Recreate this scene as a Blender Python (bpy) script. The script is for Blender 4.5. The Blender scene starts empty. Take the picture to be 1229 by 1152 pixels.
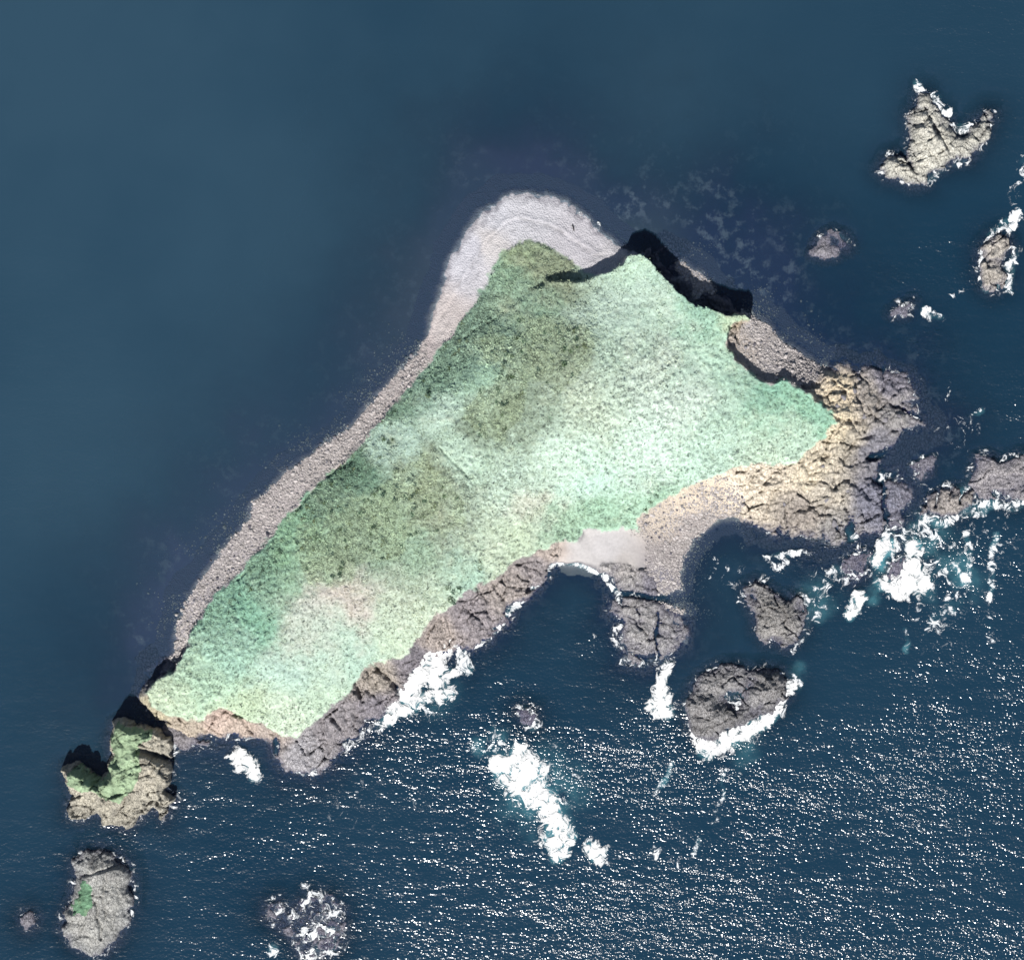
import bpy, math
import numpy as np

# ------------------------------------------------------------------ camera, sky, sun, exposure
SC = bpy.context.scene
COL = SC.collection
IW, IH, M = 1229.0, 1152.0, 0.35          # photo size, metres on the ground per photo pixel
CAM_H = 1200.0
cd = bpy.data.cameras.new('camera'); cam = bpy.data.objects.new('camera', cd); COL.objects.link(cam)
cam.location = (0, 0, CAM_H); cam.rotation_euler = (0, 0, 0)
cd.sensor_fit = 'HORIZONTAL'; cd.angle = 2*math.atan(IW*M/2/CAM_H)
cd.clip_start = 1.0; cd.clip_end = 30000.0
SC.camera = cam

SUN_EL, SUN_AZ = 50.0, 193.0              # degrees; azimuth clockwise from north (= up in the picture)
az, el = math.radians(SUN_AZ), math.radians(SUN_EL)
sun_dir = (math.sin(az)*math.cos(el), math.cos(az)*math.cos(el), math.sin(el))
world = bpy.data.worlds.new('World'); SC.world = world; world.use_nodes = True
nt = world.node_tree; nt.nodes.clear()
wo = nt.nodes.new('ShaderNodeOutputWorld'); bg = nt.nodes.new('ShaderNodeBackground'); sk = nt.nodes.new('ShaderNodeTexSky')
sk.sky_type = 'NISHITA'; sk.sun_disc = False; sk.sun_elevation = el; sk.sun_rotation = az
bg.inputs['Strength'].default_value = 0.05
nt.links.new(sk.outputs[0], bg.inputs[0]); nt.links.new(bg.outputs[0], wo.inputs[0])
sd = bpy.data.lights.new('sun', 'SUN'); sun = bpy.data.objects.new('sun', sd); COL.objects.link(sun)
sd.energy = 4.7; sd.angle = math.radians(0.53); sd.color = (1.0, 0.98, 0.95)
from mathutils import Vector
sun.rotation_euler = Vector(sun_dir).to_track_quat('Z', 'Y').to_euler()
sun.location = (0, 0, 300)
vs = SC.view_settings
vs.view_transform = 'Standard'; vs.look = 'None'; vs.exposure = 1.0; vs.gamma = 1.0; vs.use_curve_mapping = False
SC.cycles.use_denoising = True
SC.cycles.max_bounces = 4; SC.cycles.diffuse_bounces = 2; SC.cycles.glossy_bounces = 2; SC.cycles.transparent_max_bounces = 8
KEXP = 2.3                                 # what a white surface lying in the sun renders as

rng = np.random.default_rng(7)

# ------------------------------------------------------------------ helpers: colour, noise, polygons
def lin(c):
    c = np.asarray(c, dtype=np.float64)/255.0
    return np.where(c <= 0.04045, c/12.92, ((c+0.055)/1.055)**2.4)
def alb(*c):
    return lin(c)/KEXP

def XY(px, py):
    return (np.asarray(px, float)-IW/2)*M, (IH/2-np.asarray(py, float))*M
def pts(lst, h=0.0):
    a = np.array(lst, float); x, y = XY(a[:, 0], a[:, 1]); s = 1-h/CAM_H
    return np.stack([x*s, y*s], 1)

_T = {}
def vn(x, y, seed):
    if seed not in _T: _T[seed] = np.random.default_rng(1000+seed).random((256, 256)).astype(np.float32)
    T = _T[seed]
    xi = np.floor(x).astype(np.int64); yi = np.floor(y).astype(np.int64)
    fx = (x-xi).astype(np.float32); fy = (y-yi).astype(np.float32)
    fx = fx*fx*fx*(fx*(fx*6-15)+10); fy = fy*fy*fy*(fy*(fy*6-15)+10)
    x0 = xi & 255; x1 = (xi+1) & 255; y0 = yi & 255; y1 = (yi+1) & 255
    return (T[y0, x0]*(1-fx)+T[y0, x1]*fx)*(1-fy)+(T[y1, x0]*(1-fx)+T[y1, x1]*fx)*fy
def fbm(x, y, size, octv=4, seed=0, gain=0.5):
    """noise from -1 to 1, largest features about `size` metres"""
    s = 0; a = 1.0; tot = 0; c, sn = math.cos(0.6), math.sin(0.6)
    u, v = x/size, y/size
    for k in range(octv):
        s = s+a*(vn(u+k*17.3, v-k*9.7, seed+k)*2-1); tot += a; a *= gain
        u, v = (u*c-v*sn)*2.03, (u*sn+v*c)*2.03
    return s/tot*1.6
def voro(x, y, size, seed, stretch=1.0, rot=0.0, jit=0.85):
    c, s = math.cos(rot), math.sin(rot)
    u = (x*c+y*s)/(size*stretch); v = (-x*s+y*c)/size
    ui = np.floor(u).astype(np.int64); vi = np.floor(v).astype(np.int64)
    r = np.random.default_rng(5000+seed); J = r.random((128, 128, 3))
    f1 = np.full(u.shape, 9e9); f2 = np.full(u.shape, 9e9); idv = np.zeros(u.shape); tx = np.zeros(u.shape); ty = np.zeros(u.shape)
    for a in (-1, 0, 1):
        for b in (-1, 0, 1):
            j = J[(vi+b) & 127, (ui+a) & 127]
            du = ui+a+0.5+(j[..., 0]-0.5)*jit-u; dv = vi+b+0.5+(j[..., 1]-0.5)*jit-v
            d = np.sqrt(du*du+dv*dv); near = d < f1
            f2 = np.where(near, f1, np.minimum(f2, d))
            idv = np.where(near, j[..., 2], idv); tx = np.where(near, du, tx); ty = np.where(near, dv, ty)
            f1 = np.where(near, d, f1)
    return f1, f2, idv, tx, ty
def sdf(x, y, poly):
    """signed distance, positive inside"""
    d2 = np.full(x.shape, 1e18, np.float64); ins = np.zeros(x.shape, bool); n = len(poly)
    for i in range(n):
        ax, ay = poly[i]; bx, by = poly[(i+1) % n]
        ex, ey = bx-ax, by-ay; L = ex*ex+ey*ey
        wx = x-ax; wy = y-ay
        t = np.clip((wx*ex+wy*ey)/max(L, 1e-9), 0, 1)
        dx = wx-ex*t; dy = wy-ey*t
        d2 = np.minimum(d2, dx*dx+dy*dy)
        if ay != by:
            ins ^= ((ay > y) != (by > y)) & (x < ax+ex*(y-ay)/(by-ay))
    return np.where(ins, 1, -1)*np.sqrt(d2)
def sst(a, b, x):
    t = np.clip((x-a)/(b-a), 0, 1); return t*t*(3-2*t)
def lerp(a, b, t): return a+(b-a)*t

def tps(ctrl, x, y):
    """thin-plate surface through (px, py, value), evaluated at metre coordinates"""
    c = np.array(ctrl, float); cx, cy = XY(c[:, 0], c[:, 1]); n = len(c)
    U = lambda r2: np.where(r2 > 1e-9, r2*np.log(np.maximum(r2, 1e-9)), 0)
    K = U((cx[:, None]-cx)**2+(cy[:, None]-cy)**2)+np.eye(n)*60
    Pm = np.stack([np.ones(n), cx, cy], 1)
    A = np.block([[K, Pm], [Pm.T, np.zeros((3, 3))]])
    w = np.linalg.solve(A, np.concatenate([c[:, 2], [0, 0, 0]]))
    out = w[n]+w[n+1]*x+w[n+2]*y
    for i in range(n): out = out+w[i]*U((x-cx[i])**2+(y-cy[i])**2)
    return out
def idw(ctrl, x, y, power=3.0, soft=4.0):
    """inverse-distance blend of (px, py, values...)"""
    c = np.array(ctrl, float); cx, cy = XY(c[:, 0], c[:, 1]); k = c.shape[1]-2
    num = [0]*k; den = 0
    for i in range(len(c)):
        w = 1.0/(((x-cx[i])**2+(y-cy[i])**2)+soft)**(power/2)
        den = den+w
        for j in range(k): num[j] = num[j]+w*c[i, 2+j]
    return [q/den for q in num]
def upsample(fn, x, y, step):
    """evaluate fn on a coarser grid and interpolate it back"""
    xs = x[0]; ys = y[:, 0]
    cx = np.linspace(xs[0], xs[-1], len(xs)//step+2); cy = np.linspace(ys[0], ys[-1], len(ys)//step+2)
    gx, gy = np.meshgrid(cx, cy); r = fn(gx, gy)
    many = isinstance(r, (list, tuple)); r = r if many else [r]
    fx = np.interp(xs, cx, np.arange(len(cx))); fy = np.interp(ys, cy, np.arange(len(cy)))
    ix = np.minimum(fx.astype(int), len(cx)-2); iy = np.minimum(fy.astype(int), len(cy)-2)
    tx = (fx-ix)[None, :]; ty = (fy-iy)[:, None]; out = []
    for q in r:
        a = q[iy][:, ix]; b = q[iy][:, ix+1]; c = q[iy+1][:, ix]; d = q[iy+1][:, ix+1]
        out.append((a*(1-tx)+b*tx)*(1-ty)+(c*(1-tx)+d*tx)*ty)
    return out if many else out[0]

# ------------------------------------------------------------------ helpers: meshes and objects
def tag(o, label=None, cat=None, group=None, kind=None):
    if label: o['label'] = label
    if cat: o['category'] = cat
    if group: o['group'] = group
    if kind: o['kind'] = kind
    return o
def link(name, me, mat=None, parent=None):
    o = bpy.data.objects.new(name, me); COL.objects.link(o)
    if mat is not None and not me.materials: me.materials.append(mat)
    if parent is not None: o.parent = parent
    return o
def raw_mesh(name, co, faces, smooth=True, attrs=None, cols=None):
    """co (n,3), faces (m,3) or (m,4)"""
    me = bpy.data.meshes.new(name)
    n, (m, k) = len(co), faces.shape
    me.vertices.add(n); me.vertices.foreach_set('co', np.ascontiguousarray(co, np.float32).ravel())
    me.loops.add(m*k); me.loops.foreach_set('vertex_index', np.ascontiguousarray(faces, np.int32).ravel())
    me.polygons.add(m)
    me.polygons.foreach_set('loop_start', np.arange(0, m*k, k, dtype=np.int32))
    me.polygons.foreach_set('use_smooth', np.full(m, smooth))
    me.update(calc_edges=True)
    for nm, v in (attrs or {}).items():
        a = me.attributes.new(nm, 'FLOAT', 'POINT'); a.data.foreach_set('value', np.ascontiguousarray(v, np.float32).ravel())
    for nm, v in (cols or {}).items():
        a = me.attributes.new(nm, 'FLOAT_COLOR', 'POINT')
        a.data.foreach_set('color', np.ascontiguousarray(np.concatenate([v, np.ones((len(v), 1))], 1), np.float32).ravel())
    return me
def grid_mesh(name, X, Y, Z, cells, smooth=True, attrs=None, cols=None):
    """mesh of the grid cells that are True"""
    ny, nx = X.shape
    j, i = np.nonzero(cells); a = j*nx+i
    q = np.stack([a, a+1, a+nx+1, a+nx], 1)
    used, inv = np.unique(q, return_inverse=True)
    f = lambda v: np.asarray(v).reshape(-1)[used]
    co = np.stack([f(X), f(Y), f(Z)], 1)
    return raw_mesh(name, co, inv.reshape(-1, 4), smooth, {k: f(v) for k, v in (attrs or {}).items()},
                    {k: np.stack([f(c) for c in v], 1) for k, v in (cols or {}).items()})

# ------------------------------------------------------------------ helpers: materials
class NT:
    def __init__(s, name):
        s.m = bpy.data.materials.new(name); s.m.use_nodes = True; s.t = s.m.node_tree; s.t.nodes.clear()
    def n(s, typ, **kw):
        nd = s.t.nodes.new('ShaderNode'+typ)
        for k, v in kw.items(): setattr(nd, k, v)
        return nd
    def put(s, sock, v):
        if hasattr(v, 'is_linked') or hasattr(v, 'links'): s.t.links.new(v, sock)
        elif v is not None: sock.default_value = v
    def attr(s, name, out='Fac'): return s.n('Attribute', attribute_name=name).outputs[out]
    def pos(s): return s.n('NewGeometry').outputs['Position']
    def math(s, op, a, b=None, c=None, clamp=False):
        nd = s.n('Math', operation=op, use_clamp=clamp)
        for q, v in zip(nd.inputs, (a, b, c)): s.put(q, v)
        return nd.outputs[0]
    def noise(s, size, detail=3, rough=0.55, vec=None, stretch=None, dist=0.0):
        v = vec if vec is not None else s.pos()
        mp = s.n('Mapping'); s.put(mp.inputs[0], v)
        st = stretch or (1, 1, 1); mp.inputs['Scale'].default_value = tuple(k/size for k in st)
        nd = s.n('TexNoise'); s.put(nd.inputs['Vector'], mp.outputs[0])
        nd.inputs['Scale'].default_value = 1.0; nd.inputs['Detail'].default_value = detail
        nd.inputs['Roughness'].default_value = rough; nd.inputs['Distortion'].default_value = dist
        return nd.outputs[0]
    def ramp(s, v, a, b, lo=0.0, hi=1.0, smooth=True):
        nd = s.n('MapRange', interpolation_type='SMOOTHSTEP' if smooth else 'LINEAR')
        for q, k in zip(nd.inputs[:5], (v, a, b, lo, hi)): s.put(q, k)
        return nd.outputs[0]
    def mix(s, f, a, b, mode='MIX'):
        nd = s.n('Mix', data_type='RGBA', blend_type=mode)
        s.put(nd.inputs[0], f); s.put(nd.inputs[6], a); s.put(nd.inputs[7], b)
        return nd.outputs[2]
    def scale(s, col, f): return s.mix(1.0, col, s.rgb(f), 'MULTIPLY')
    def rgb(s, f):
        nd = s.n('CombineColor')
        for q in nd.inputs: s.put(q, f)
        return nd.outputs[0]
    def bump(s, h, dist=1.0, strength=1.0, normal=None):
        nd = s.n('Bump'); s.put(nd.inputs['Height'], h); nd.inputs['Distance'].default_value = dist
        s.put(nd.inputs['Strength'], strength)
        if normal is not None: s.put(nd.inputs['Normal'], normal)
        return nd.outputs[0]
    def out(s, sh): s.t.links.new(sh, s.n('OutputMaterial').inputs[0]); return s.m
    def bsdf(s, col, rough=0.9, normal=None, spec=0.2):
        b = s.n('BsdfPrincipled'); s.put(b.inputs['Base Color'], col); s.put(b.inputs['Roughness'], rough)
        b.inputs['Specular IOR Level'].default_value = spec
        if normal is not None: s.put(b.inputs['Normal'], normal)
        return s.out(b.outputs[0])
C4 = lambda c: (float(c[0]), float(c[1]), float(c[2]), 1.0)

def mat_grass():
    k = NT('grass_turf'); c = k.attr('col', 'Color')
    n1 = k.noise(7.0, 5, 0.6); n2 = k.noise(0.85, 4, 0.68); n3 = k.noise(1.9, 3, 0.6)
    c = k.scale(c, k.ramp(n2, 0.25, 0.75, 0.72, 1.22, False))
    c = k.scale(c, k.ramp(k.noise(0.5, 2, 0.6), 0.3, 0.7, 0.82, 1.18, False))
    c = k.mix(k.ramp(n1, 0.55, 0.75, 0, 0.22), c, C4(alb(226, 214, 180)))
    c = k.mix(k.ramp(n3, 0.60, 0.70, 0, 0.38), c, C4(alb(98, 140, 108)))
    return k.bsdf(c, 0.95, k.bump(n2, 0.5, 0.7), 0.1)
def mat_shingle():
    k = NT('shingle'); c = k.attr('col', 'Color')
    v = k.n('TexVoronoi'); v.inputs['Scale'].default_value = 1.6; k.put(v.inputs['Vector'], k.pos())
    n = k.noise(0.7, 4, 0.7); n5 = k.noise(5.0, 4)
    c = k.scale(c, k.ramp(n, 0.2, 0.8, 0.72, 1.22, False))
    c = k.scale(c, k.ramp(n5, 0.3, 0.7, 0.92, 1.06, False))
    z = k.n('SeparateXYZ'); k.put(z.inputs[0], k.pos())
    zz = k.math('ADD', z.outputs[2], k.math('MULTIPLY', k.math('SUBTRACT', k.noise(4.0, 4), 0.5), 0.9))
    c = k.mix(k.ramp(zz, -0.15, 0.35, 0.8, 0), c, C4(alb(110, 108, 118)))
    c = k.mix(k.ramp(zz, -0.75, 0.05, 0.95, 0), c, C4(alb(80, 84, 110)))
    return k.bsdf(c, 0.9, k.bump(v.outputs['Distance'], 0.35, 0.8), 0.2)
def mat_sand():
    k = NT('pale_sand'); c = k.attr('col', 'Color')
    c = k.scale(c, k.ramp(k.noise(1.2, 4, 0.65), 0.2, 0.8, 0.86, 1.1, False))
    z = k.n('SeparateXYZ'); k.put(z.inputs[0], k.pos())
    c = k.mix(k.ramp(z.outputs[2], 0.05, 0.5, 0.7, 0), c, C4(alb(120, 118, 124)))
    return k.bsdf(c, 0.9, k.bump(k.noise(0.8, 4), 0.2, 0.5), 0.15)
def mat_rock():
    k = NT('weathered_rock'); c = k.attr('col', 'Color')
    p = k.pos(); n = k.noise(1.5, 6, 0.68, p); nb = k.noise(6.0, 4, 0.6, p)
    c = k.scale(c, k.ramp(n, 0.25, 0.75, 0.55, 1.35, False))
    c = k.mix(k.ramp(nb, 0.5, 0.75, 0, 0.3), c, C4(alb(124, 118, 120)))
    v = k.n('TexVoronoi', feature='DISTANCE_TO_EDGE'); v.inputs['Scale'].default_value = 0.75
    mp = k.n('Mapping'); k.put(mp.inputs[0], p); mp.inputs['Scale'].default_value = (1.0, 0.6, 0.35); mp.inputs['Rotation'].default_value = (0, 0, 0.5)
    wv_ = k.n('VectorMath', operation='MULTIPLY_ADD'); wn = k.n('TexNoise'); k.put(wn.inputs['Vector'], p); wn.inputs['Scale'].default_value = 0.5
    k.put(wv_.inputs[0], wn.outputs['Color']); wv_.inputs[1].default_value = (2.2, 2.2, 2.2); k.put(wv_.inputs[2], mp.outputs[0]); k.put(v.inputs['Vector'], wv_.outputs[0])
    z = k.n('SeparateXYZ'); k.put(z.inputs[0], p)
    zz = k.math('ADD', z.outputs[2], k.math('MULTIPLY', k.math('SUBTRACT', nb, 0.5), 2.6))
    c = k.mix(k.ramp(zz, 0.3, 2.0, 0.6, 0), c, C4(alb(132, 129, 142)))
    c = k.mix(k.ramp(zz, -0.3, 0.45, 0.93, 0), c, C4(alb(74, 77, 104)))
    hh = k.math('ADD', n, k.math('MULTIPLY', k.ramp(v.outputs['Distance'], 0.0, 0.08), 0.35))
    return k.bsdf(c, k.ramp(zz, -0.2, 0.9, 0.5, 0.9), k.bump(hh, 1.0, 1.0), 0.25)
def mat_seabed():
    k = NT('kelpy_seabed'); c = k.attr('col', 'Color'); mo = k.attr('mottle')
    n = k.noise(4.8, 5, 0.68); m2 = k.noise(26.0, 4, 0.55)
    f = k.math('MULTIPLY', k.ramp(n, 0.50, 0.66), k.math('MULTIPLY', k.ramp(m2, 0.36, 0.54), mo))
    c = k.mix(f, c, C4(alb(132, 136, 150)))
    return k.bsdf(c, 0.95, None, 0.1)
def mat_plain(name, c, size=0.6, var=0.3, rough=0.9):
    k = NT(name)
    return k.bsdf(k.scale(C4(c), k.ramp(k.noise(size, 4, 0.65), 0.2, 0.8, 1-var, 1+var, False)), rough, k.bump(k.noise(size*0.6, 4), 0.2, 0.6), 0.2)
def mat_attr(name, rough=0.9, var=0.2):
    k = NT(name)
    return k.bsdf(k.scale(k.attr('col', 'Color'), k.ramp(k.noise(0.8, 3), 0.2, 0.8, 1-var, 1+var, False)), rough, None, 0.15)
def foam_fac(k):
    """how much of the spot is covered by white foam: bubbles with holes, lace and streaks"""
    a = k.attr('foam')
    n = k.noise(4.2, 5, 0.72, dist=0.9)
    s = k.math('ADD', k.math('MULTIPLY', a, 1.05), k.math('MULTIPLY', k.math('SUBTRACT', n, 0.5), 4.4))
    return k.math('MULTIPLY', k.ramp(s, 0.52, 1.05), k.ramp(a, 0.03, 0.22))
def mat_foam():
    k = NT('white_foam'); f = foam_fac(k)
    d = k.n('BsdfDiffuse'); d.inputs[0].default_value = (0.50, 0.50, 0.49, 1)
    k.put(d.inputs['Normal'], k.bump(k.noise(1.6, 5, 0.7), 0.7, 0.6))
    t = k.n('BsdfTransparent'); mx = k.n('MixShader'); k.put(mx.inputs[0], f)
    k.t.links.new(t.outputs[0], mx.inputs[1]); k.t.links.new(d.outputs[0], mx.inputs[2])
    return k.out(mx.outputs[0])
def mat_water():
    k = NT('sea_water'); p = k.pos()
    wv = k.attr('wave'); depth = k.attr('depth'); tb = k.attr('turbid')
    # wind waves: crests run roughly east-west, three sizes
    h1 = k.noise(9.0, 1, 0.5, p, (0.35, 1.0, 1.0))
    h2 = k.noise(3.2, 2, 0.55, p, (0.5, 1.0, 1.0))
    h3 = k.noise(1.0, 1, 0.6, p, (0.75, 1.0, 1.0))
    h = k.math('ADD', k.math('MULTIPLY', h1, 1.5), k.math('ADD', k.math('MULTIPLY', h2, 1.15), k.math('MULTIPLY', h3, 0.62)))
    nrm = k.bump(h, 1.0, wv)
    body = k.mix(tb, C4(alb(20, 54, 76)), C4(alb(49, 78, 97)))
    aer = k.attr('bubbles')
    body = k.mix(aer, body, C4(alb(96, 160, 172)))
    op = k.math('SUBTRACT', 1.0, k.math('POWER', 2.718, k.math('MULTIPLY', depth, -0.42)))
    op = k.math('MAXIMUM', op, aer, clamp=True)
    d = k.n('BsdfDiffuse'); k.put(d.inputs[0], body)
    t = k.n('BsdfTransparent'); t.inputs[0].default_value = (0.80, 0.90, 0.95, 1)
    m1 = k.n('MixShader'); k.put(m1.inputs[0], op); k.t.links.new(t.outputs[0], m1.inputs[1]); k.t.links.new(d.outputs[0], m1.inputs[2])
    g = k.n('BsdfGlossy'); g.inputs['Color'].default_value = (1, 1, 1, 1); g.inputs['Roughness'].default_value = 0.17; k.put(g.inputs['Normal'], nrm)
    fr = k.n('Fresnel'); fr.inputs[0].default_value = 1.33; k.put(fr.inputs['Normal'], nrm)
    m2 = k.n('MixShader'); k.put(m2.inputs[0], fr.outputs[0]); k.t.links.new(m1.outputs[0], m2.inputs[1]); k.t.links.new(g.outputs[0], m2.inputs[2])
    w = k.n('BsdfDiffuse'); w.inputs[0].default_value = (0.48, 0.49, 0.49, 1)
    m3 = k.n('MixShader'); k.put(m3.inputs[0], foam_fac(k)); k.t.links.new(m2.outputs[0], m3.inputs[1]); k.t.links.new(w.outputs[0], m3.inputs[2])
    return k.out(m3.outputs[0])
MAT = dict(grass=mat_grass(), shingle=mat_shingle(), sand=mat_sand(), rock=mat_rock(), seabed=mat_seabed(), foam=mat_foam(), water=mat_water(),
           leaves=mat_attr('foliage', 0.9, 0.25), stones=mat_attr('beach_stone', 0.85, 0.25))

# ------------------------------------------------------------------ the island's outlines, in photo pixels
PLATEAU = [(520,434),(548,405),(575,392),(600,378),(622,362),(640,350),(656,340),(668,338),(690,337),(708,334),(716,330),(725,326),(736,324),(748,316),(752,306),(768,306),
    (783,316),(790,324),(800,335),(810,349),(822,361),(835,369),(850,374),(870,379),(893,378),(899,383),(884,388),(873,394),(872,404),(877,416),(886,432),(900,448),(918,458),
    (930,459),(942,457),(960,463),(980,476),(992,490),(1000,500),(1004,508),(990,518),(974,536),(962,552),(925,556),(890,559),(860,570),(830,585),(805,597),(785,605),(770,622),
    (766,637),(750,633),(720,637),(702,632),(695,646),(680,652),(655,658),(630,668),(600,690),(570,705),(545,722),(520,740),(503,760),(490,782),(470,793),(440,798),(425,815),
    (405,838),(385,860),(365,877),(345,885),(333,878),(310,868),(285,858),(262,846),(245,859),(225,862),(200,856),(185,846),(178,829),(185,817),(205,812),(214,797),(225,775),
    (235,750),(255,716),(285,690),(310,662),(340,621),(375,586),(410,556),(440,521),(475,481),(505,450)]
i0 = PLATEAU.index((748,316))
GRASS = [(520,434),(548,393),(575,350),(600,310),(612,292),(622,287),(645,291),(668,301),(690,315),(700,326),(716,330),(725,326),(736,324)]+PLATEAU[i0:]
SHORE = [(505,425),(515,390),(530,350),(545,305),(560,278),(580,252),(605,237),(630,233),(655,236),(680,245),(705,262),(725,282),(748,298),(765,305),(778,303),(792,302),
    (811,312),(828,322),(846,340),(860,354),(875,368),(897,374),(906,381),(925,395),(945,412),(965,428),(985,440),(1005,438),(1030,445),(1060,443),(1085,455),(1092,470),
    (1080,485),(1104,492),(1108,510),(1085,525),(1068,538),(1056,560),(1078,570),(1090,590),(1072,612),(1078,632),(1062,645),(1038,640),(1022,648),(1000,650),(960,648),
    (930,642),(915,635),(905,628),(885,618),(860,622),(840,640),(828,660),(818,685),(812,705),(796,713),(800,722),(820,735),(818,770),(800,785),(775,797),(752,793),(744,775),
    (748,745),(737,735),(743,710),(735,695),(715,682),(695,676),(672,678),(661,682),(655,692),(640,703),(620,722),(602,744),(585,767),(565,780),(540,776),(515,790),(495,812),
    (480,835),(460,855),(440,872),(415,895),(395,915),(372,928),(350,922),(335,905),(331,887),(300,887),(270,887),(240,883),(215,882),(195,870),(178,852),(172,833),(181,812),
    (199,799),(210,780),(214,755),(222,725),(236,700),(262,672),(285,640),(310,605),(345,570),(380,545),(410,520),(440,490),(465,460),(490,435)]
IN_H = [(760,312,14),(800,345,15),(850,385,14.5),(895,380,13),(880,420,11),(920,462,10.5),(955,470,11),(990,495,12),(960,545,11),(860,565,9),(770,620,7),(700,630,7),(720,420,20),
    (800,480,20),(655,346,9),(690,345,9.5),(730,335,11),(620,372,8),(600,385,7),(560,402,5),(520,436,4),(475,484,4),(410,558,4),(340,624,4),(285,692,4),(235,752,5),(215,799,9),
    (185,830,11),(225,857,9),(262,840,13),(345,880,12),(425,810,13),(500,760,13),(560,708,13),(640,662,10),(600,450,18),(540,520,16),(480,600,15),(400,680,15),(330,760,15),
    (300,820,15),(640,560,18),(560,640,16),(460,730,15),(700,520,20),(560,440,11),(510,490,11),(450,560,11),(390,620,11),(330,690,11),(270,760,12)]
EDGE_H = [(700,330,3.2),(735,318,3),(640,355,6),(600,385,5.5),(760,303,1.0),(800,330,1.5),(830,360,2),(870,375,1.5),(898,380,3),(875,405,6),(890,435,6),(925,460,7),(960,462,8),
    (1000,505,10),(970,545,9.5),(920,557,9),(860,570,8),(780,612,6.5),(735,636,4.5),(697,645,4.5),(655,660,8.5),(560,715,11),(500,768,11),(430,815,11),(370,880,10),(333,885,8),
    (262,850,9.5),(200,860,7),(176,830,5),(192,812,1),(207,806,1),(220,785,2),(235,750,3),(340,620,3.5),(475,480,3.5),(530,415,4)]
# what covers the shore outside the grass: 0 shingle, 1 boulder beach, 2 rock, 3 sand
COVER = [(786,312,2),(795,324,2),(803,338,2),(815,352,2),(842,366,2),(868,374,2),(834,340,1),(846,352,1),(560,330,0),(620,255,0),(700,290,0),(735,305,0),(530,400,0),(650,320,0),(500,440,1),(470,470,1),(400,540,1),(330,600,1),(270,680,1),(222,740,1),(212,775,1),(840,352,1),  # first rock seeds mark the northeast cliff's shadow area, boulders where it is lit
    (815,330,1),(910,410,1),(940,440,1),(900,390,1),(960,445,1),(830,620,1),(790,650,1),(860,595,1),(800,690,1),(830,600,1),(870,615,1),(985,465,2),(1000,470,2),(1040,470,2),
    (1080,500,2),(1040,540,2),(1000,560,2),(960,600,2),(1000,630,2),(1050,600,2),(925,625,2),(930,570,2),(900,575,2),(885,384,2),(760,708,2),(780,750,2),(760,780,2),(640,680,2),
    (600,710,2),(560,750,2),(500,790,2),(450,840,2),(400,880,2),(360,900,2),(320,880,2),(270,870,2),(220,870,2),(190,862,2),(176,832,2),(195,805,2),(655,662,2),(790,305,2),
    (745,690,2),(730,660,3),(700,656,3),(745,672,3),(680,664,3)]
LAND_C = [(788,314,92,92,104),(800,333,88,88,100),(814,351,90,90,100),(846,368,88,88,98),(872,374,92,90,98),(560,300,206,204,210),(600,260,204,203,208),(620,265,208,206,210),(590,290,214,208,206),(700,290,202,198,202),(735,305,206,202,204),(530,400,206,196,192),(515,420,198,186,182),  # first dark seeds paint the northeast cliff's shadow into the cliff-foot rock colour
    (470,470,202,190,186),(400,540,204,194,188),(330,600,196,186,184),(270,680,190,182,182),(222,740,172,166,170),(840,352,196,196,200),(815,330,190,190,196),(900,395,176,172,174),
    (930,430,172,166,166),(890,415,196,184,174),(890,384,214,194,164),(960,445,168,160,158),(1010,470,240,222,192),(1000,510,238,222,192),(1040,470,176,168,160),(1080,500,166,162,160),
    (1060,455,150,146,156),(1045,540,150,148,156),(1020,530,200,190,172),(970,570,234,220,194),(990,590,206,196,180),(960,620,176,166,156),(1000,640,168,164,160),(1050,600,138,138,152),
    (930,570,240,226,204),(890,575,238,224,202),(860,585,228,212,190),(820,605,222,206,186),(800,625,210,196,180),(830,630,178,168,164),(800,670,166,158,156),(790,700,140,136,144),
    (760,708,172,168,166),(780,750,172,169,168),(760,780,176,173,172),(730,660,192,188,187),(700,655,190,186,184),(745,680,180,174,170),(655,662,196,182,172),(640,680,166,158,158),
    (610,700,178,168,162),(560,740,162,154,156),(520,760,184,172,164),(500,790,146,140,146),(450,815,182,172,160),(450,840,150,144,150),(400,870,158,152,154),(360,900,174,171,174),
    (330,880,186,172,162),(285,870,198,180,166),(262,855,214,192,178),(220,868,196,182,164),(188,855,206,196,168),(195,805,120,120,130)]
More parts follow.
